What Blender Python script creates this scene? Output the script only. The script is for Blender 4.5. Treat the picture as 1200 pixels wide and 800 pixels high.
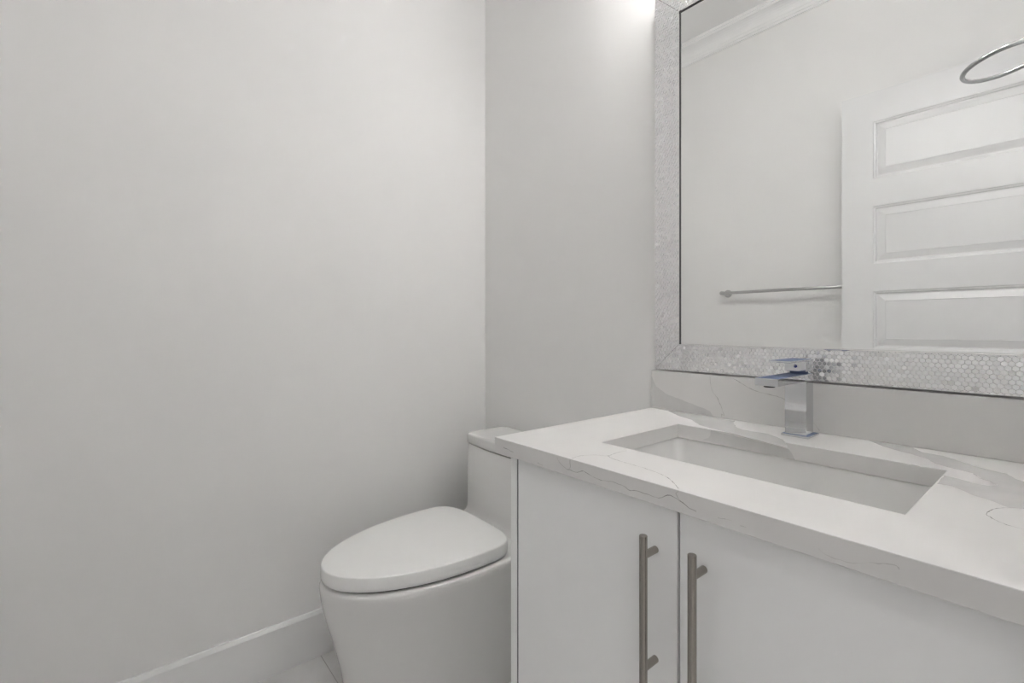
import bpy, bmesh, math, random
from mathutils import Vector
random.seed(7)
for o in list(bpy.data.objects): bpy.data.objects.remove(o)
S = bpy.context.scene
COL = S.collection
R = math.radians

# ---------------------------------------------------------------- camera
CAM_H = 1.0419
cam = bpy.data.cameras.new('camera')
cam.sensor_width = 36.0
cam.lens = 556.25 / 1200 * 36.0
cam.shift_y = -(400 - 383.17) / 1200
cam.clip_start = 0.01
camo = bpy.data.objects.new('camera', cam)
COL.objects.link(camo)
camo.location = (0, 0, CAM_H)
camo.rotation_euler = (R(90), 0, R(50.29))
S.camera = camo

# ---------------------------------------------------------------- light level
w = bpy.data.worlds.new('world')
S.world = w
w.use_nodes = True
w.node_tree.nodes['Background'].inputs[0].default_value = (.9, .95, 1, 1)
w.node_tree.nodes['Background'].inputs[1].default_value = .08
S.view_settings.view_transform = 'Standard'
S.view_settings.look = 'None'
S.view_settings.gamma = 1
S.view_settings.use_curve_mapping = False
S.view_settings.exposure = 1.95
S.cycles.max_bounces = 14
S.cycles.diffuse_bounces = 8
S.cycles.glossy_bounces = 8
SHADE_EMIT = 7.3          # frosted shades of the vanity light
HALL_EMIT = 50.0          # added fill downlights in the hall behind the camera

# ---------------------------------------------------------------- room measures
XA, XD = -1.559, 0.040     # left wall, right wall (the one with the doorway)
YB, YC = 1.152, -0.310     # mirror wall, wall behind the camera
H = 2.672
DT = 0.11                  # thickness of the doorway wall
OY0, OY1, OZ = -0.165, 0.535, 2.05   # doorway opening
HX = 1.35                  # far side of the hall
HY0, HY1 = -1.1, 1.9

# ---------------------------------------------------------------- helpers
class MB:
    def __init__(s): s.v = []; s.f = []; s.m = []; s.sm = []
    def add(s, vs, fs, mi=0, smooth=False):
        n = len(s.v)
        s.v += [tuple(v) for v in vs]
        for f in fs:
            s.f.append(tuple(i + n for i in f)); s.m.append(mi); s.sm.append(smooth)
        return s
    def box(s, lo, hi, bev=0.0, seg=2, mi=0):
        bm = bmesh.new()
        x0, y0, z0 = lo; x1, y1, z1 = hi
        v = [bm.verts.new(p) for p in ((x0,y0,z0),(x1,y0,z0),(x1,y1,z0),(x0,y1,z0),(x0,y0,z1),(x1,y0,z1),(x1,y1,z1),(x0,y1,z1))]
        for f in ((0,3,2,1),(4,5,6,7),(0,1,5,4),(1,2,6,5),(2,3,7,6),(3,0,4,7)): bm.faces.new([v[i] for i in f])
        if bev: bmesh.ops.bevel(bm, geom=bm.edges[:], offset=bev, segments=seg, profile=.5, affect='EDGES')
        return s.take(bm, mi, False)
    def take(s, bm, mi=0, smooth=False):
        bm.verts.index_update()
        s.add([v.co[:] for v in bm.verts], [[v.index for v in f.verts] for f in bm.faces], mi, smooth)
        bm.free(); return s
    def rings(s, rings, cap0=True, cap1=True, mi=0, smooth=True, closed=True):
        n = len(rings[0]); vs = [p for r in rings for p in r]; fs = []
        for i in range(len(rings) - 1):
            for j in range(n if closed else n - 1):
                k = (j + 1) % n
                fs.append((i*n+j, i*n+k, (i+1)*n+k, (i+1)*n+j))
        b = len(s.v)
        s.add(vs, fs, mi, smooth)
        if cap0: s.f.append(tuple(b + j for j in range(n))[::-1]); s.m.append(mi); s.sm.append(False)
        if cap1: s.f.append(tuple(b + (len(rings)-1)*n + j for j in range(n))); s.m.append(mi); s.sm.append(False)
        return s
    def lathe(s, prof, c=(0,0,0), axis='z', n=32, mi=0, smooth=True, cap0=True, cap1=True):
        rs = []
        for r, t in prof:
            ring = []
            for j in range(n):
                a = 2*math.pi*j/n; u, v_ = r*math.cos(a), r*math.sin(a)
                p = {'z': (u, v_, t), 'x': (t, u, v_), 'y': (v_, t, u)}[axis]
                ring.append((c[0]+p[0], c[1]+p[1], c[2]+p[2]))
            rs.append(ring)
        return s.rings(rs, cap0, cap1, mi, smooth)
    def rod(s, c, r, t0, t1, axis='z', n=24, bev=.0008, mi=0):
        return s.lathe([(r-bev, t0), (r, t0+bev), (r, t1-bev), (r-bev, t1)], c, axis, n, mi)
    def build(s, name, mats, parent=None, auto=None):
        me = bpy.data.meshes.new(name)
        me.from_pydata(s.v, [], s.f)
        if not isinstance(mats, (list, tuple)): mats = [mats]
        for m in mats: me.materials.append(m)
        for p, mi, sm in zip(me.polygons, s.m, s.sm): p.material_index = mi; p.use_smooth = sm
        bm = bmesh.new(); bm.from_mesh(me)
        if auto is not None:
            for e in bm.edges:
                if len(e.link_faces) == 2 and e.calc_face_angle(0) > R(auto): e.smooth = False
        bmesh.ops.recalc_face_normals(bm, faces=bm.faces[:])
        bm.to_mesh(me); bm.free(); me.update()
        o = bpy.data.objects.new(name, me)
        COL.objects.link(o)
        if parent is not None:
            o.parent = parent
            o.matrix_parent_inverse = parent.matrix_basis.inverted()
        return o

def tag(o, label, cat, group=None):
    o['label'] = label; o['category'] = cat
    if group: o['group'] = group
    return o
def thing(name, loc, label, cat, group=None):
    o = bpy.data.objects.new(name, None); COL.objects.link(o)
    o.location = loc; o.empty_display_size = .05
    return tag(o, label, cat, group)
def struct(name, mb, m, **k):
    o = mb.build(name, m, **k); o['kind'] = 'structure'; return o
def plabel(o, text): o['label'] = text; return o

# ---------------------------------------------------------------- materials
def mat(name, col, rough=.5, metal=0.0, spec=.5, coat=0.0):
    m = bpy.data.materials.new(name); m.use_nodes = True
    b = m.node_tree.nodes['Principled BSDF']
    b.inputs['Base Color'].default_value = (*col, 1)
    b.inputs['Roughness'].default_value = rough
    b.inputs['Metallic'].default_value = metal
    b.inputs['Specular IOR Level'].default_value = spec
    b.inputs['Coat Weight'].default_value = coat
    return m
def noise_col(m, c0, c1, scale, detail=3, lo=.35, hi=.65, dist=0.0):
    nt = m.node_tree; N = nt.nodes; L = nt.links
    tc = N.new('ShaderNodeTexCoord'); n = N.new('ShaderNodeTexNoise'); r = N.new('ShaderNodeValToRGB')
    n.inputs['Scale'].default_value = scale; n.inputs['Detail'].default_value = detail
    n.inputs['Distortion'].default_value = dist
    r.color_ramp.elements[0].position = lo; r.color_ramp.elements[0].color = (*c0, 1)
    r.color_ramp.elements[1].position = hi; r.color_ramp.elements[1].color = (*c1, 1)
    L.new(tc.outputs['Object'], n.inputs['Vector']); L.new(n.outputs['Fac'], r.inputs['Fac'])
    L.new(r.outputs['Color'], N['Principled BSDF'].inputs['Base Color'])
    return m
def bump(m, scale, strength, dist=.0005):
    nt = m.node_tree; N = nt.nodes; L = nt.links
    tc = N.new('ShaderNodeTexCoord'); n = N.new('ShaderNodeTexNoise'); b = N.new('ShaderNodeBump')
    n.inputs['Scale'].default_value = scale; b.inputs['Strength'].default_value = strength; b.inputs['Distance'].default_value = dist
    L.new(tc.outputs['Object'], n.inputs['Vector']); L.new(n.outputs['Fac'], b.inputs['Height'])
    L.new(b.outputs['Normal'], N['Principled BSDF'].inputs['Normal'])
    return m
def emit(name, col, st):
    m = mat(name, col, .4)
    b = m.node_tree.nodes['Principled BSDF']
    b.inputs['Emission Color'].default_value = (*col, 1)
    b.inputs['Emission Strength'].default_value = st
    return m

PAINT = bump(mat('wall_paint', (.825, .819, .812), .8, spec=.2), 350, .08)
CEIL = mat('ceiling_paint', (.83, .827, .82), .8, spec=.2)
TRIM = mat('trim_paint', (.86, .86, .858), .35)
DOORP = mat('door_paint', (.735, .735, .738), .32)
CAB = mat('gloss_white_lacquer', (.88, .885, .885), .16, coat=.3)
CARC = mat('cabinet_edge', (.85, .855, .85), .4)
GAPSHADE = mat('cabinet_gap_shade', (.02, .02, .025), .8, 0.0, .1)  # near-black lining stands in for shade behind the door gaps
CER = mat('white_ceramic', (.775, .77, .76), .10, coat=.3)
SEATP = mat('seat_plastic', (.83, .83, .82), .25)
NEARBLACK = mat('seat_shade_and_aerator', (.03, .03, .03), .6)  # colours the shaded seat gap; also the dark aerator
BASIN = mat('basin_porcelain', (.78, .775, .765), .10, coat=.3)
CHROME = mat('chrome', (.66, .67, .69), .05, 1.0)
MATTEBLUE = mat('matte_blue', (.12, .16, .27), .45, 0.0, .12)  # even matte blue on the faucet's upward faces and lever neck
NICKEL = mat('brushed_nickel', (.36, .335, .305), .22, 1.0)
RINGM = mat('towel_ring_metal', (.46, .465, .475), .13, 1.0)
SATIN = mat('satin_nickel', (.50, .50, .50), .28, 1.0)
QUARTZ = noise_col(mat('white_quartz', (.8, .8, .8), .32, spec=.3), (.675, .665, .655), (.70, .69, .68), 9)
VEIN = noise_col(mat('grey_quartz_vein', (.6, .6, .6), .22, spec=.45), (.585, .58, .575), (.625, .62, .612), 30, 6)
VFAINT = noise_col(mat('faint_quartz_vein', (.6, .6, .6), .25), (.54, .53, .52), (.70, .69, .67), 60, 4)
VLINE = noise_col(mat('dark_quartz_vein', (.3, .3, .3), .25), (.27, .26, .25), (.58, .57, .55), 60, 4)
FRAME = mat('silver_mosaic', (.86, .86, .865), .22, 1.0)
FRAMEB = mat('silver_grout', (.80, .80, .80), .35, 1.0)
REVEAL = mat('reveal_shade_black', (.02, .02, .02), .35)  # black stands in for the shadow gap round the mirror glass
LIP = mat('polished_silver_lip', (.85, .85, .85), .08, 1.0)
MIRROR = mat('mirror_silvering', (.93, .935, .93), 0.0, 1.0)
EDGE = mat('mirror_edge', (.02, .03, .03), .3)
SHADE = emit('frosted_lit_glass', (1, .995, .985), SHADE_EMIT)
HALLL = emit('fill_diffuser', (1, .99, .98), HALL_EMIT)
BLUEDOT = mat('blue_dot', (.03, .05, .35), .3)

# floor tile: pale marble look with thin grout lines
TILE = bpy.data.materials.new('floor_tile'); TILE.use_nodes = True
nt = TILE.node_tree; N = nt.nodes; L = nt.links
tc = N.new('ShaderNodeTexCoord'); mp = N.new('ShaderNodeMapping'); br = N.new('ShaderNodeTexBrick')
mp.inputs['Location'].default_value = (0, -.4958, 0)
br.offset = 0; br.inputs['Scale'].default_value = 1; br.inputs['Brick Width'].default_value = .60; br.inputs['Row Height'].default_value = .30
br.inputs['Mortar Size'].default_value = .0012; br.inputs['Mortar Smooth'].default_value = .2
nz = N.new('ShaderNodeTexNoise'); nz.inputs['Scale'].default_value = 3.2; nz.inputs['Detail'].default_value = 6; nz.inputs['Distortion'].default_value = 1.4
rp = N.new('ShaderNodeValToRGB')
rp.color_ramp.elements[0].position = .38; rp.color_ramp.elements[0].color = (.68, .67, .66, 1)
rp.color_ramp.elements[1].position = .58; rp.color_ramp.elements[1].color = (.78, .775, .77, 1)
br.inputs['Mortar'].default_value = (.48, .46, .45, 1)
L.new(tc.outputs['Object'], mp.inputs['Vector']); L.new(mp.outputs['Vector'], br.inputs['Vector'])
L.new(tc.outputs['Object'], nz.inputs['Vector']); L.new(nz.outputs['Fac'], rp.inputs['Fac'])
L.new(rp.outputs['Color'], br.inputs['Color1']); L.new(rp.outputs['Color'], br.inputs['Color2'])
L.new(br.outputs['Color'], N['Principled BSDF'].inputs['Base Color'])
N['Principled BSDF'].inputs['Roughness'].default_value = .25

# ---------------------------------------------------------------- room shell
T = .12
struct('floor', MB().box((XA-T, HY0-T, -.08), (HX+T, HY1+T, 0)), TILE)
struct('ceiling', MB().box((XA-T, HY0-T, H), (HX+T, HY1+T, H+.08)), CEIL)
struct('wall_left', MB().box((XA-T, YC-T, 0), (XA, YB+T, H)), PAINT)
struct('wall_back', MB().box((XA, YB, 0), (XD, YB+T, H)), PAINT)
struct('wall_front', MB().box((XA, YC-T, 0), (XD, YC, H)), PAINT)
struct('wall_right', MB().box((XD, HY0, 0), (XD+DT, OY0, H)).box((XD, OY1, 0), (XD+DT, HY1, H)).box((XD, OY0, OZ), (XD+DT, OY1, H)), PAINT)
struct('wall_hall', MB().box((HX, HY0-T, 0), (HX+T, HY1+T, H)).box((XD, HY0-T, 0), (HX, HY0, H)).box((XD, HY1, 0), (HX, HY1+T, H)), PAINT)

# doorway jamb and casing
j = MB()
jt = .018
j.box((XD, OY0-.0, 0), (XD+DT, OY0+jt, OZ)).box((XD, OY1-jt, 0), (XD+DT, OY1, OZ)).box((XD, OY0+jt, OZ-jt), (XD+DT, OY1-jt, OZ))
for x0, x1 in ((XD-.014, XD), (XD+DT, XD+DT+.014)):
    cw0 = .05; cw1 = .048
    j.box((x0, OY0-cw0, 0), (x1, OY0+.006, OZ+.05), .003).box((x0, OY1-.006, 0), (x1, OY1+cw1-.01, OZ+.05), .003).box((x0, OY0+.006, OZ-.006), (x1, OY1-.006, OZ+.05), .003)
struct('trim_1', j, TRIM)

# baseboards: square top edge eased to a slope
def baseboard(name, p0, p1, nrm):
    prof = [(0, 0), (.012, 0), (.012, .134), (.0065, .1445), (0, .1445)]
    a = [(p0[0]+nrm[0]*d, p0[1]+nrm[1]*d, z) for d, z in prof]
    b = [(p1[0]+nrm[0]*d, p1[1]+nrm[1]*d, z) for d, z in prof]
    struct(name, MB().rings([a, b], smooth=False), TRIM)
baseboard('baseboard_left', (XA, YC), (XA, YB), (1, 0))
baseboard('baseboard_back', (XA+.012, YB), (-.735, YB), (0, -1))
baseboard('baseboard_front', (XA+.012, YC), (XD, YC), (0, 1))
baseboard('baseboard_right', (XD, YC+.012), (XD, OY0-.052), (-1, 0))

# crown moulding, mitred on all four walls
prof = [(0, -.090), (.008, -.090), (.0095, -.080), (.014, -.077), (.017, -.066), (.019, -.064)]
for k in range(7):
    a = k/6*math.pi/2
    prof.append((.021 + .053*(1-math.cos(a)), -.060 + .040*math.sin(a)))
prof += [(.076, -.012), (.086, -.011), (.088, 0), (0, 0)]
cs = [(XA, YC, 1, 1), (XD, YC, -1, 1), (XD, YB, -1, -1), (XA, YB, 1, -1)]
for i in range(4):
    A, B = cs[i], cs[(i+1) % 4]
    ra = [(A[0]+A[2]*d, A[1]+A[3]*d, H+z) for d, z in prof]
    rb = [(B[0]+B[2]*d, B[1]+B[3]*d, H+z) for d, z in prof]
    struct('trim_%d' % (i+2), MB().rings([ra, rb], smooth=False), TRIM)

# ---------------------------------------------------------------- door, standing open along the wall behind the camera
DX0, DX1, DY0, DY1, DZ0, DZ1 = -.677, .020, -.202, -.167, .010, 2.030
def door_leaf():
    mb = MB()
    st, rail = .111, .116
    xs0, xs1 = DX0+st, DX1-st
    tops = [1.905 - .356*k for k in range(5)]
    ph = .241
    # stiles and rails, flush faces
    cuts = []
    for t in tops: cuts.append((t-ph, t))
    for ys, sg in ((DY1, -1), (DY0, 1)):
        def F(x0, x1, z0, z1): mb.add([(x0, ys, z0), (x1, ys, z0), (x1, ys, z1), (x0, ys, z1)], [(0, 1, 2, 3)])
        F(DX0, xs0, DZ0, DZ1); F(xs1, DX1, DZ0, DZ1)
        zprev = DZ1
        for z0, z1 in cuts: F(xs0, xs1, z1, zprev); zprev = z0
        F(xs0, xs1, DZ0, zprev)
        for z0, z1 in cuts:
            # stepped moulding, sunk bevel, raised field
            steps = [(0, 0), (.0035, .0035), (.008, .0045), (.011, .010), (.016, .010), (.042, .002), (.0435, .0035), (.045, .0035)]
            rs = []
            for ins, d in steps:
                y = ys + sg*d
                rs.append([(xs0+ins, y, z0+ins), (xs1-ins, y, z0+ins), (xs1-ins, y, z1-ins), (xs0+ins, y, z1-ins)])
            mb.rings(rs, cap0=False, cap1=True, smooth=False)
    # edges
    a = [(DX0, DY0, DZ0), (DX1, DY0, DZ0), (DX1, DY0, DZ1), (DX0, DY0, DZ1)]
    b = [(x, DY1, z) for x, y, z in a]
    mb.rings([a, b], cap0=False, cap1=False, smooth=False)
    return mb
door = struct('door_1', door_leaf(), DOORP)
kn = MB()
for y0, s in ((DY1, 1), (DY0, -1)):
    kn.lathe([(.0, 0), (.030, 0), (.030, s*.006), (.011, s*.010), (.010, s*.030), (.022, s*.038), (.026, s*.050), (.020, s*.060), (.0, s*.063)], (DX0+.062, y0, .915), 'y', 28, cap0=False, cap1=False)
kn.build('door_knob', SATIN, door)
for z in (.25, 1.05, 1.82):
    hb = MB().rod((DX1+.004, DY1+.003, 0), .006, z-.045, z+.045, 'z', 14).box((DX1-.0005, DY0+.004, z-.044), (DX1+.0025, DY1+.001, z+.044))
    hb.build('hinge', SATIN, door)

# ---------------------------------------------------------------- vanity cabinet
CF = .605                     # front face of the doors
VX0, VX1 = -.732, .006
v = thing('vanity_cabinet', (-.363, .87, 0), 'glossy white two door vanity cabinet under the quartz countertop', 'cabinet')
c = MB()
p = .018
c.box((VX0, CF, .0), (VX0+p, YB-.002, .788), .0006, 1)
c.box((VX1-p, CF, .0), (VX1, YB-.002, .788), .0006, 1)
c.box((VX0+p, CF+.025, .10), (VX1-p, YB-.002, .118))
c.box((VX0+p, YB-.012, .118), (VX1-p, YB-.002, .788), mi=1)
c.box((VX0+p, CF+.024, .735), (VX1-p, CF+.042, .786), mi=1)
c.box((-.385, CF+.023, .118), (-.341, CF+.041, .735), mi=1)  # dark strip giving the shade of the centre door gap
for xa in (VX0+p, VX1-p-.0006): c.box((xa, CF+.002, .119), (xa+.0006, CF+.05, .787), mi=1)
c.build('carcass', [CARC, GAPSHADE], v)
MB().box((VX0+p, CF+.06, 0), (VX1-p, CF+.075, .10)).build('toe_kick', CARC, v)
for i, (x0, x1, hx) in enumerate(((-.7100, -.3652, -.400), (-.3610, -.0155, -.3255))):
    d = MB().box((x0, CF, .104), (x1, CF+.019, .7855), .0012, 2).build('door', CAB, v)
    h = MB()
    by = .575
    h.rod((hx, by, 0), .0058, .530, .746, 'z', 28, .0007)
    for z in (.717, .557): h.rod((hx, 0, z), .0052, by, CF+.0005, 'y', 22, .0004)
    plabel(h.build('handle', NICKEL, d, auto=35), 'brushed nickel bar handle')

# ---------------------------------------------------------------- quartz countertop with sink cutout
CX0, CX1, CY0, CY1, CZ0, CZ1 = -.762, .036, .5872, YB-.001, .7895, .8198
KX0, KX1, KY0, KY1 = -.5951, -.1353, .7184, .9899
VEINS = dict(
    top_band=[(-0.2680,1.1300),(-0.2087,1.1300),(-0.2004,1.1259),(-0.1815,1.0985),(-0.1550,1.0954),(-0.1337,1.0760),(-0.1134,1.0540),(-0.0955,1.0441),(-0.0741,1.0361),(-0.0646,1.0126),(-0.0551,1.0029),(-0.0200,0.9850),(0.0345,0.9620),(0.0345,0.8000),(-0.0050,0.8250),(-0.0469,0.8521),(-0.0589,0.8436),(-0.0644,0.8484),(-0.0789,0.8630),(-0.0936,0.8698),(-0.1071,0.8864),(-0.1189,0.8973),(-0.1329,0.8942),(-0.1329,0.9524),(-0.1182,0.9481),(-0.1009,0.9379),(-0.0857,0.9373),(-0.0761,0.9545),(-0.0799,0.9528),(-0.0854,0.9666),(-0.0934,0.9688),(-0.0971,0.9790),(-0.1075,0.9998),(-0.1257,1.0077),(-0.1362,1.0121),(-0.1543,1.0241),(-0.1670,1.0478),(-0.1898,1.0663),(-0.2129,1.0788),(-0.2382,1.0960)],
    top_left=[(-0.7605,1.1302),(-0.7075,1.1247),(-0.6488,1.0811),(-0.5982,1.0565),(-0.5558,1.0147),(-0.5250,1.0020),(-0.4416,0.9774),(-0.3863,0.9585),(-0.3459,0.9468),(-0.3786,1.0109),(-0.4203,1.0429),(-0.4540,1.0406),(-0.4734,1.0437),(-0.4920,1.0557),(-0.5206,1.1023),(-0.5281,1.1247),(-0.5976,1.1302),(-0.6711,1.1302)],
    back_grey=[(-0.7608,0.9081),(-0.7461,0.8800),(-0.7121,0.8618),(-0.6362,0.8445),(-0.5931,0.8336),(-0.5843,0.8219),(-0.6672,0.8222),(-0.7608,0.8245)],
    cut_grey=[(-0.5167,0.8184),(-0.5176,0.8069),(-0.5225,0.8005),(-0.5362,0.7937),(-0.4666,0.7909),(-0.4070,0.7898),(-0.3497,0.7898),(-0.3557,0.8011),(-0.3617,0.8081)],
)
LINES = [
    ('back',[(-0.5931,0.9193),(-0.5886,0.8879),(-0.5721,0.8645),(-0.5564,0.8270)]),
    ('back',[(-0.5564,0.8270),(-0.5649,0.8300),(-0.5627,0.8240)]),
    ('back',[(-0.5356,0.9198),(-0.4900,0.8969),(-0.4544,0.8899),(-0.4240,0.8837),(-0.3949,0.8668),(-0.3654,0.8400),(-0.3535,0.8250)]),
    ('top',[(-0.1063,0.9973),(-0.0966,0.9741),(-0.0864,0.9683),(-0.0799,0.9528),(-0.0756,0.9523)]),
    ('top',[(-0.0493,0.8513),(-0.0601,0.8404),(-0.0692,0.8253),(-0.0741,0.7985),(-0.0721,0.7888),(-0.0585,0.7709),(-0.0421,0.7658)]),
    ('top',[(-0.5533,0.5909),(-0.5549,0.6139),(-0.5396,0.6408),(-0.5247,0.6502),(-0.5274,0.6819),(-0.5249,0.7031)]),
    ('top',[(-0.5247,0.6502),(-0.5039,0.6422),(-0.4674,0.6395),(-0.4336,0.6370),(-0.3975,0.6274),(-0.3724,0.6093),(-0.3558,0.5929)]),
    ('front',[(-0.3524,0.8190),(-0.3563,0.8145),(-0.3511,0.8078),(-0.3461,0.8046)]),
    ('front',[(-0.5841,0.8154),(-0.5779,0.8078),(-0.5617,0.8012),(-0.5537,0.8031),(-0.5537,0.8182)]),
    ('front',[(-0.5557,0.8012),(-0.5421,0.8000),(-0.5232,0.8059),(-0.5086,0.8024),(-0.4875,0.8007),(-0.4673,0.8031),(-0.4447,0.8023),(-0.4322,0.7985),(-0.4201,0.8011),(-0.4054,0.8013),(-0.3829,0.8013),(-0.3694,0.8086),(-0.3589,0.8091),(-0.3461,0.8046),(-0.3361,0.8006),(-0.3264,0.7989)]),
    ('front',[(-0.7335,0.8041),(-0.7019,0.8003)]),
    ('front',[(-0.6342,0.7955),(-0.6207,0.7938)]),
    ('front faint',[(-0.2975,0.7999),(-0.2789,0.8014)]),
    ('front faint',[(-0.2694,0.7981),(-0.2612,0.7987)]),
    ('front faint',[(-0.1838,0.8015),(-0.1789,0.7968),(-0.1640,0.7960),(-0.1526,0.7976),(-0.1242,0.8076),(-0.1162,0.8074),(-0.1149,0.8054)]),
]
def slab():
    bm = bmesh.new()
    def q(z, x0, x1, y0, y1): return [bm.verts.new(p) for p in ((x0,y0,z),(x1,y0,z),(x1,y1,z),(x0,y1,z))]
    to, ti, bo, bi = q(CZ1,CX0,CX1,CY0,CY1), q(CZ1,KX0,KX1,KY0,KY1), q(CZ0,CX0,CX1,CY0,CY1), q(CZ0,KX0,KX1,KY0,KY1)
    for i in range(4):
        k = (i+1) % 4
        bm.faces.new((to[i], to[k], ti[k], ti[i])); bm.faces.new((bo[k], bo[i], bi[i], bi[k]))
        bm.faces.new((to[k], to[i], bo[i], bo[k])); bm.faces.new((ti[i], ti[k], bi[k], bi[i]))
    bm.normal_update()
    es = [e for e in bm.edges if e.calc_face_angle(0) > R(45)]
    bmesh.ops.bevel(bm, geom=es, offset=.0009, segments=2, profile=.5, affect='EDGES')
    return bm
def rough_outline(pts, step=.006, amp=.0007):
    out = []; n = len(pts)
    for i in range(n):
        a = Vector(pts[i]); b = Vector(pts[(i+1) % n]); L_ = (b-a).length
        k = max(1, int(L_/step)); nn = Vector((-(b-a).y, (b-a).x)) / max(L_, 1e-6)
        for t in range(k):
            jit = random.uniform(-amp, amp) if t else 0
            out.append(tuple(a.lerp(b, t/k) + nn*jit))
    return out
def smooth_line(pts, step=.004, amp=.0006):
    out = []
    P = [Vector(p) for p in pts]; P = [2*P[0]-P[1]] + P + [2*P[-1]-P[-2]]
    for i in range(1, len(P)-2):
        k = max(2, int((P[i+1]-P[i]).length/step))
        for t in range(k):
            u = t/k; a, b, c_, d_ = P[i-1], P[i], P[i+1], P[i+2]
            q_ = .5*((2*b) + (c_-a)*u + (2*a-5*b+4*c_-d_)*u*u + (3*b-a-3*c_+d_)*u**3)
            out.append(q_ + Vector((random.uniform(-amp, amp), random.uniform(-amp, amp))))
    out.append(P[-2])
    return out
EPS = .00012
LIFT = {'top': lambda a, b: (a, b, CZ1+EPS), 'front': lambda a, b: (a, CY0-EPS, b), 'back': lambda a, b: (a, YB-.020-EPS, b), 'cut': lambda a, b: (a, KY1-EPS, b)}
def vein_poly(mb, plane, pts, mi):
    o = rough_outline(pts); mb.add([LIFT[plane](*p_) for p_ in o], [tuple(range(len(o)))], mi)
def vein_line(mb, plane, pts, mi, wd=.0011):
    o = smooth_line(pts); vs = []
    for i, p_ in enumerate(o):
        t = (o[min(i+1, len(o)-1)] - o[max(i-1, 0)]); t = t.normalized() if t.length > 1e-9 else Vector((1, 0))
        nn = Vector((-t.y, t.x)) * wd * .5 * random.uniform(.35, 1.25)
        vs += [LIFT[plane](*(p_+nn)), LIFT[plane](*(p_-nn))]
    mb.add(vs, [(2*i, 2*i+1, 2*i+3, 2*i+2) for i in range(len(o)-1)], mi)
ct = MB().take(slab())
vein_poly(ct, 'top', VEINS['top_band'], 1)
vein_poly(ct, 'top', VEINS['top_left'], 1)
vein_poly(ct, 'cut', VEINS['cut_grey'], 1)
bs = MB().box((CX0, YB-.020, CZ1+.0002), (CX1, YB-.001, .9236), .0012, 2)
vein_poly(bs, 'back', VEINS['back_grey'], 1)
for pl, pts in LINES:
    vein_line(bs if pl[:4] == 'back' else ct, pl.split()[0], pts, 3 if 'faint' in pl else 2)
tag(ct.build('countertop', [QUARTZ, VEIN, VLINE, VFAINT]), 'white quartz countertop with grey veins and a rectangular sink cutout', 'countertop')
tag(bs.build('backsplash', [QUARTZ, VEIN, VLINE, VFAINT]), 'low white quartz backsplash strip below the mirror, behind the faucet', 'backsplash')

# ---------------------------------------------------------------- undermount basin
def rrect(x0, x1, y0, y1, r, z, n=8):
    out = []
    for cx, cy, a0 in ((x1-r, y1-r, 0), (x0+r, y1-r, 90), (x0+r, y0+r, 180), (x1-r, y0+r, 270)):
        for k in range(n+1):
            a = R(a0 + 90*k/n); out.append((cx+r*math.cos(a), cy+r*math.sin(a), z))
    return out
sk = thing('sink', (-.3652, .854, .64), 'white rectangular porcelain undermount sink below the countertop cutout', 'sink')
rs = []
o_ = .004; zt = CZ0-.0012
for ins, z, r in ((-.022, zt, .03), (-.002, zt, .022), (.000, zt-.003, .022), (.006, zt-.060, .026), (.012, zt-.105, .034), (.024, zt-.128, .045), (.05, zt-.136, .05), (.11, zt-.139, .02)):
    rs.append(rrect(KX0-o_+ins, KX1+o_-ins, KY0-o_+ins, KY1+o_-ins, r, z))
for ins, z, r in ((.09, zt-.152, .03), (.02, zt-.146, .05), (.0, zt-.115, .034), (-.012, zt-.05, .03), (-.022, zt-.012, .03)):
    rs.append(rrect(KX0-o_+ins, KX1+o_-ins, KY0-o_+ins, KY1+o_-ins, r, z))
bmb = MB().rings(rs, True, True)
n_ = len(rs[0]); b0 = 0
# join the two ends (rim underside) instead of capping them
bmb.f = bmb.f[:-2]; bmb.m = bmb.m[:-2]; bmb.sm = bmb.sm[:-2]
N_ = (len(rs)-1)*n_
for j_ in range(n_):
    k_ = (j_+1) % n_
    bmb.f.append((N_+j_, N_+k_, k_, j_)); bmb.m.append(0); bmb.sm.append(False)
# floor of the basin: fill the innermost ring both sides is one shell, so close inner bottom
bmb.f.append(tuple(7*n_+j_ for j_ in range(n_))); bmb.m.append(0); bmb.sm.append(True)
bmb.f.append(tuple(8*n_+j_ for j_ in range(n_))[::-1]); bmb.m.append(0); bmb.sm.append(True)
bmb.f = [f for f in bmb.f if not (len(f) == 4 and min(f) >= 7*n_ and max(f) < 9*n_)] ; bmb.m = [0]*len(bmb.f); bmb.sm = [True]*len(bmb.f)
bmb.build('basin', BASIN, sk, auto=50)
plabel(MB().lathe([(0, .0005), (.021, .0005), (.0225, .002), (.017, .0035), (.016, .006), (.0, .0075)], (-.3652, .854, zt-.139), 'z', 28, cap0=False, cap1=False).build('drain_stopper', CHROME, sk), 'chrome pop-up drain stopper')

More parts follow.
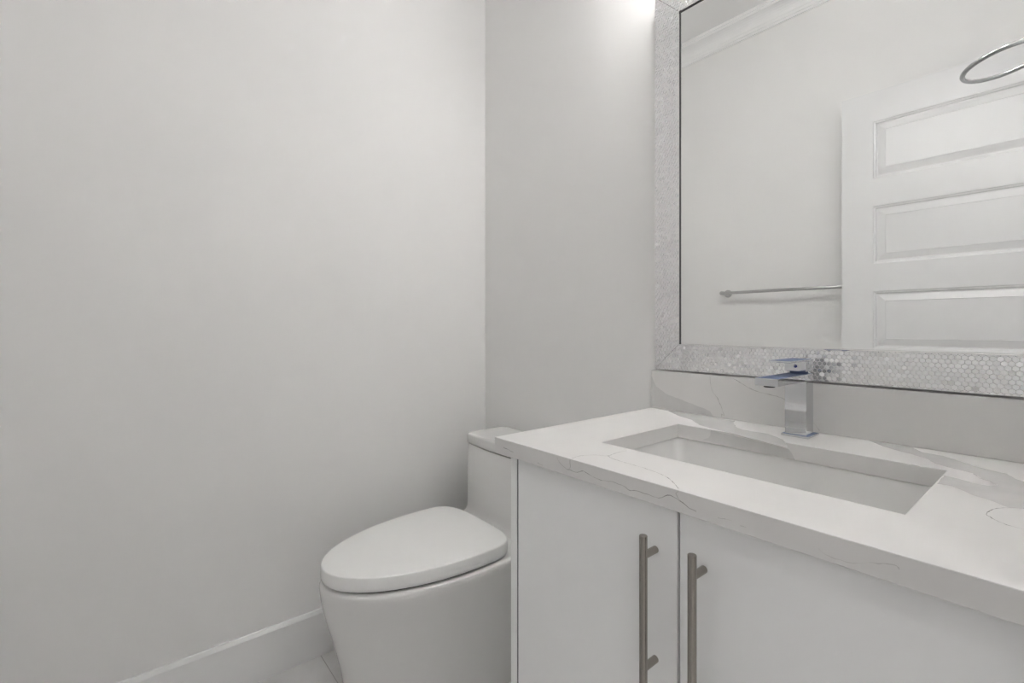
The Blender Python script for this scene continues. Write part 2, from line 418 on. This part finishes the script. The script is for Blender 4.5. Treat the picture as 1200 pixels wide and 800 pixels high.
# ---------------------------------------------------------------- faucet
FX0, FX1, FY0, FY1 = -.393, -.353, 1.056, 1.094
fc = thing('faucet', (-.373, 1.08, CZ1), 'square chrome single lever faucet standing behind the sink', 'faucet')
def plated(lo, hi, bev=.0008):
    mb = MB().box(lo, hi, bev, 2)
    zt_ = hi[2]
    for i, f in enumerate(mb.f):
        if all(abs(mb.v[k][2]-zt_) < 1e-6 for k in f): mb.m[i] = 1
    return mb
fz = CZ1 + .0003
plated((-.3985, 1.0505, fz), (-.3475, 1.1105, fz+.0042)).build('base_plate', [CHROME, MATTEBLUE], fc)
MB().box((FX0, FY0, fz+.004), (FX1, FY1, .9335), .0008, 2).build('body', CHROME, fc)
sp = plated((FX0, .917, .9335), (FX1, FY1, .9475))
sp.build('spout', [CHROME, MATTEBLUE], fc)
plabel(MB().lathe([(.0095, 0), (.0095, -.003), (.0085, -.0035), (.0075, -.002), (0, -.002)], (-.373, .931, .9336), 'z', 24, cap0=False, cap1=False).build('aerator', NEARBLACK, fc), 'dark round aerator under the spout tip')
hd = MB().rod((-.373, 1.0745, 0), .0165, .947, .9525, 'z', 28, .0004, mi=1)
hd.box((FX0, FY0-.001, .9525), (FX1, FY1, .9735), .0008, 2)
hb_ = hd.build('lever_block', [CHROME, MATTEBLUE], fc)
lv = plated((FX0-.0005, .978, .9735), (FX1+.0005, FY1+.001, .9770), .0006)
lv.build('lever_plate', [CHROME, MATTEBLUE], fc)
dt = MB()
dt.lathe([(0, -.0004), (.0032, -.0004), (.0032, .0008)], (-.3725, FY0-.001, .963), 'y', 16, mi=0, cap0=False, cap1=False)
dt.lathe([(0, -.0007), (.0014, -.0007), (.0014, .0006)], (-.3735, FY0-.001, .9636), 'y', 12, mi=1, cap0=False, cap1=False)
dt.build('hot_cold_mark', [BLUEDOT, CHROME], hb_)

# ---------------------------------------------------------------- mirror with hexagon mosaic frame
MX0, MX1, MZ0, MZ1 = -.7501, .0225, .9281, 1.9440
FI = .0695
IX0, IX1, IZ0, IZ1 = -.6799, MX1-.0702, .9948, 1.8720
MYF, MYB, MYG = YB-.020, YB-.0015, YB-.0145
mi_ = thing('framed_mirror', (-.364, YB, MZ0), 'large rectangular wall mirror in a silver hexagon mosaic frame', 'mirror')
O = [(MX0, MZ0), (MX1, MZ0), (MX1, MZ1), (MX0, MZ1)]
I = [(IX0, IZ0), (IX1, IZ0), (IX1, IZ1), (IX0, IZ1)]
PITCH = .0087
def inside(pt, poly, marg):
    n = len(poly)
    for i in range(n):
        a, b = poly[i], poly[(i+1) % n]
        dx, dz = b[0]-a[0], b[1]-a[1]
        if ((dx*(pt[1]-a[1]) - dz*(pt[0]-a[0])) / math.hypot(dx, dz)) < marg: return False
    return True
def clip(poly, clipper):
    out = poly
    for i in range(len(clipper)):
        a, b = clipper[i], clipper[(i+1) % len(clipper)]
        dx, dz = b[0]-a[0], b[1]-a[1]
        f = lambda p_: dx*(p_[1]-a[1]) - dz*(p_[0]-a[0])
        nw = []
        for k in range(len(out)):
            p_, q_ = out[k], out[(k+1) % len(out)]
            fp, fq = f(p_), f(q_)
            if fp >= 0: nw.append(p_)
            if (fp >= 0) != (fq >= 0):
                t = fp/(fp-fq); nw.append((p_[0]+(q_[0]-p_[0])*t, p_[1]+(q_[1]-p_[1])*t))
        out = nw
        if len(out) < 3: return []
    return out
for s_ in range(4):
    k = (s_+1) % 4
    dl = (Vector(O[k])-Vector(O[s_])).normalized() * .0006      # hairline mitre joint
    poly = [tuple(Vector(O[s_])+dl), tuple(Vector(O[k])-dl), tuple(Vector(I[k])-dl), tuple(Vector(I[s_])+dl)]
    g = .0004
    mb = MB()
    # body of the rail
    a = [(x, MYF+.0012, z) for x, z in poly]; b = [(x, MYB, z) for x, z in poly]
    mb.rings([a, b], smooth=False, mi=1)
    # hexagon chips, each with its own slight tilt
    xs = [q_[0] for q_ in poly]; zs = [q_[1] for q_ in poly]
    row = 0; z = min(zs)
    r_ = PITCH/math.sqrt(3)
    while z < max(zs)+PITCH:
        x = min(xs) - PITCH + (PITCH/2 if row % 2 else 0)
        while x < max(xs)+PITCH:
            hexa = [(x + (r_-.00012)*math.sin(R(60*t)), z + (r_-.00012)*math.cos(R(60*t))) for t in range(6)][::-1]
            shr = [(O[s_][0], O[s_][1])]
            pc = clip(hexa, poly)
            if len(pc) >= 3:
                tx, tz = random.gauss(0, .085), random.gauss(0, .085)
                cx = sum(q_[0] for q_ in pc)/len(pc); cz = sum(q_[1] for q_ in pc)/len(pc)
                dd = random.uniform(-.0001, .0002)
                n0 = len(pc)
                low = [(q_[0], MYF+.0013, q_[1]) for q_ in pc]
                mid = [(cx+(q_[0]-cx)*.975, MYF+.00015+dd+tx*(q_[0]-cx)+tz*(q_[1]-cz), cz+(q_[1]-cz)*.975) for q_ in pc]
                top = [(cx+(q_[0]-cx)*.90, MYF+dd+tx*(q_[0]-cx)*.95+tz*(q_[1]-cz)*.95, cz+(q_[1]-cz)*.90) for q_ in pc]
                mb.rings([low, mid, top], cap0=False, cap1=True, smooth=False)
            x += PITCH
        z += PITCH*math.sqrt(3)/2; row += 1
    plabel(mb.build('frame_rail', [FRAME, FRAMEB], mi_), 'silver mosaic frame rail')
# thin polished lip round the opening, then the glass set back behind it
lp = MB()
lip = [(0, MYF-.0002), (.0010, MYF-.0010), (.0024, MYF-.0004), (.0024, MYF+.0012), (0, MYF+.0012)]
rev = [(-.002, MYF+.0013), (.0021, MYF+.0013), (.0021, MYG), (-.002, MYG)]
rv = MB()
def off(d): return [(IX0+d, IZ0+d), (IX1-d, IZ0+d), (IX1-d, IZ1-d), (IX0+d, IZ1-d)]
for i in range(4):
    k = (i+1) % 4
    ra = [(off(d)[i][0], y, off(d)[i][1]) for d, y in lip]; rb = [(off(d)[k][0], y, off(d)[k][1]) for d, y in lip]
    lp.rings([ra, rb], smooth=False)
    ra = [(off(d)[i][0], y, off(d)[i][1]) for d, y in rev]; rb = [(off(d)[k][0], y, off(d)[k][1]) for d, y in rev]
    rv.rings([ra, rb], smooth=False)
for i in range(4):                   # dark backing standing in for shade in the mitre joints
    a_, b_ = Vector(O[i]), Vector(I[i]); n_v = Vector((-(b_-a_).y, (b_-a_).x)).normalized()*.003; a_ = a_.lerp(b_, .02); b_ = a_.lerp(b_, .97)
    q4 = [a_+n_v, a_-n_v, b_-n_v, b_+n_v]
    rv.add([(x_, MYF+.0022, z_) for x_, z_ in q4] + [(x_, MYF+.0040, z_) for x_, z_ in q4], [(0, 1, 2, 3), (7, 6, 5, 4), (0, 4, 5, 1), (1, 5, 6, 2), (2, 6, 7, 3), (3, 7, 4, 0)])
lp.build('inner_lip', LIP, mi_)
plabel(rv.build('reveal', REVEAL, mi_), 'dark inner reveal round the glass')
gl = MB().box((IX0-.004, MYG, IZ0-.004), (IX1+.004, MYB, IZ1+.004))
gl.build('mirror_glass', MIRROR, mi_)

# ---------------------------------------------------------------- toilet
TX = -1.223
tl = thing('toilet', (TX, .8, 0), 'white one-piece skirted toilet with closed lid between left wall and vanity', 'toilet')
def egg(wd, yf, ym, yb, z, n=40, back=4.0, front=2.0, cx=TX):
    out = []
    for k in range(n+1):             # front half, right to left through the tip
        a = math.pi*k/n
        c_, s_ = math.cos(a), math.sin(a)
        out.append((cx + wd*math.copysign(abs(c_)**(2/front), c_), ym - (ym-yf)*abs(s_)**(2/front), z))
    for k in range(1, n):            # back half
        a = math.pi + math.pi*k/n
        c_, s_ = math.cos(a), math.sin(a)
        out.append((cx + wd*math.copysign(abs(c_)**(2/back), c_), ym + (yb-ym)*abs(s_)**(2/back), z))
    return out
body = MB()
BK = 1.125
lv_ = [  # z, half width, front, mid
 (.000, .146, .468, .70), (.012, .150, .464, .70), (.050, .151, .460, .70), (.100, .153, .452, .70), (.150, .156, .443, .71), (.200, .161, .430, .72),
 (.250, .167, .416, .73), (.290, .173, .404, .735), (.320, .179, .397, .74), (.345, .185, .392, .745), (.362, .1895, .390, .75), (.374, .192, .3885, .755),
 (.381, .1925, .389, .755), (.3865, .191, .391, .755), (.390, .1865, .395, .755), (.3915, .180, .402, .755)]
rs = [egg(wd, yf+.004*min(1, z/.3), ym, BK, z*.994, back=9) for z, wd, yf, ym in lv_]
body.rings(rs, True, True)
body.build('bowl', CER, tl, auto=60)
# near-black filler for the shade in the gap, then seat ring and lid
MB().rings([egg(.176, .409, .755, .876, .3888, back=4), egg(.176, .409, .755, .876, .3972, back=4)]).build('seat_gap_shade', NEARBLACK, tl)
SZ = .3958
rs = [egg(.1855, .3985, .755, .886, SZ, back=4), egg(.1872, .3965, .755, .888, SZ+.0015, back=4), egg(.1880, .3955, .755, .889, SZ+.010, back=4)]
for k in range(1, 7):
    a = k/6*math.pi/2; r_ = .0045
    e_ = .0006*k/6
    ins = r_*(1-math.cos(a)); zz = SZ+.0325 + r_*math.sin(a)*.95
    rs.append(egg(.1876-ins-e_, .396+ins+e_, .755, .8885-ins, zz, back=4))
rs.append(egg(.120, .50, .755, .83, SZ+.0378, back=3.5))
rs.append(egg(.060, .62, .755, .79, SZ+.0381, back=3))
MB().rings(rs).build('seat_lid', SEATP, tl, auto=60)
for sx in (-1, 1):
    MB().rod((TX, .892, .401), .009, sx*.075-.022, sx*.075+.022, 'x', 20, .002).build('hinge_cap', SEATP, tl)
# tank: bowed front face
def tank_ring(hw, yf, yb, bow, r, z, n=18):
    out = []
    pts = []
    # front from left to right with bow, rounded corners
    for k in range(n+1):
        t = -1 + 2*k/n
        pts.append((TX + (hw-r)*t, yf - bow*(1-t*t)))
    out += [(x, y, z) for x, y in pts]
    def corner(cx, cy, a0):
        for k in range(1, 6):
            a = R(a0 + 90*k/6); out.append((cx + r*math.cos(a), cy + r*math.sin(a), z))
    corner(TX+hw-r, yf+r, -90)
    out.append((TX+hw, yf+r, z)); out.append((TX+hw, yb-r, z))
    corner(TX+hw-r, yb-r, 0)
    out.append((TX+hw-r, yb, z)); out.append((TX-hw+r, yb, z))
    corner(TX-hw+r, yb-r, 90)
    out.append((TX-hw, yb-r, z)); out.append((TX-hw, yf+r, z))
    corner(TX-hw+r, yf+r, 180)
    return out
tk = []
TYF, TYB, TB = .960, 1.128, .014
for z, hw, dy in ((.389, .190, -.022), (.393, .190, -.015), (.400, .190, -.007), (.410, .190, -.002), (.430, .190, 0), (.52, .189, 0), (.6265, .1875, 0), (.6285, .186, .001)):
    tk.append(tank_ring(hw, TYF+dy, TYB, TB, .014, z))
MB().rings(tk).build('tank', CER, tl, auto=60)
MB().rings([tank_ring(.178, TYF+.008, TYB-.008, TB, .012, .628), tank_ring(.178, TYF+.008, TYB-.008, TB, .012, .634)]).build('tank_seam_shade', mat('brown_seam_shade', (.10, .07, .04), .6), tl)  # brown filler stands in for the dark gap under the tank lid
ld = [tank_ring(.1865, TYF, TYB+.001, TB, .014, .6325), tank_ring(.1885, TYF-.002, TYB+.002, TB, .014, .634), tank_ring(.1885, TYF-.002, TYB+.002, TB, .014, .659)]
for k in range(1, 6):
    a = k/5*math.pi/2; r_ = .008
    i_ = r_*(1-math.cos(a)); ld.append(tank_ring(.1885-i_, TYF-.002+i_, TYB+.002-i_, TB, .014, .659+r_*math.sin(a)))
MB().rings(ld).build('tank_lid', CER, tl, auto=60)

# ---------------------------------------------------------------- towel bar on the wall behind the camera, seen in the mirror
tb = thing('towel_bar', (-.90, YC, 1.225), 'satin metal towel bar on the wall, reflected in the mirror beside the door', 'towel bar')
bz, by_ = 1.225, -.243
BX0, BX1 = -1.249, -.605
MB().rod((0, by_, bz), .0075, BX0-.002, BX1+.002, 'x', 20).build('bar', SATIN, tb)
for x in (BX0, BX1):
    pst = MB().lathe([(0, YC+.0003), (.0205, YC+.0003), (.0205, YC+.006), (.012, YC+.009), (.0105, YC+.012), (.0105, by_+.011), (.0095, by_+.0125), (0, by_+.013)], (x, 0, bz), 'y', 28, cap0=False, cap1=False)
    pst.build('post', SATIN, tb, auto=40)

# ---------------------------------------------------------------- towel ring on the doorway wall, swung up level, seen in the mirror
rg = thing('towel_ring', (XD, .721, 1.66), 'round chrome towel ring reflected at the upper right of the mirror', 'towel ring')
rc = Vector((-.1112, .722, 1.647)); RR = .0745; rt = .0050
nrm = Vector((-.165, 0, .986)).normalized()
ax = Vector((.986, 0, .165)).normalized(); ay = Vector((0, 1, 0))
rr_ = []
for k in range(64):
    a = 2*math.pi*k/64; d = ax*math.cos(a) + ay*math.sin(a); cc = rc + d*RR
    rr_.append([tuple(cc + d*rt*math.cos(R(30*t)) + nrm*rt*math.sin(R(30*t))) for t in range(12)])
rmb = MB().rings(rr_ + [rr_[0]], False, False)
rmb.build('ring', RINGM, rg)
e = rc + ax*RR
pm = MB()
pm.lathe([(0, XD-.0003), (.024, XD-.0003), (.024, XD-.007), (.010, XD-.011), (.0095, e.x+.004), (.0115, e.x), (.0105, e.x-.012), (0, e.x-.013)], (0, e.y, e.z), 'x', 28, cap0=False, cap1=False)
pm.build('post', CHROME, rg, auto=40)

# ---------------------------------------------------------------- vanity light over the mirror
vl = thing('vanity_light', (-.41, YB, 2.17), 'three shade chrome vanity light on the wall above the mirror', 'light')
LZ = 2.19
MB().box((-.74, YB-.022, LZ+.035), (-.08, YB-.0005, LZ+.095), .003).build('back_plate', CHROME, vl)
for x in (-.66, -.41, -.16):
    MB().rod((x, 0, LZ+.065), .008, YB-.080, YB-.021, 'y', 18).lathe([(0, .078), (.026, .078), (.028, .070), (.028, .048), (0, .048)], (x, YB-.080, LZ), 'z', 24, cap0=False, cap1=False).build('arm', CHROME, vl)
    MB().lathe([(.026, .05), (.036, .045), (.042, .0), (.044, -.055), (.042, -.058), (.040, -.055), (.038, 0), (.030, .04)], (x, YB-.080, LZ), 'z', 32, cap0=False, cap1=True).build('lamp_shade', SHADE, vl)

# ---------------------------------------------------------------- hall downlights, added as fill through the doorway
for y, txt in ((-.30, 'round recessed downlight in the hall ceiling, added as fill, near the hinge side of the doorway'), (1.0, 'round recessed downlight in the hall ceiling, added as fill, far from the door hinges')):
    hl = thing('fill_light', (.75, y, H), txt, 'light')
    MB().lathe([(.060, H-.0003), (.082, H-.0003), (.082, H-.004), (.060, H-.005)], (.75, y, 0), 'z', 36, cap0=False, cap1=False).build('trim_ring', TRIM, hl)
    MB().lathe([(.0605, H-.0005), (.0605, H-.003), (0, H-.003)], (.75, y, 0), 'z', 36, cap0=False, cap1=False).build('diffuser', HALLL, hl)
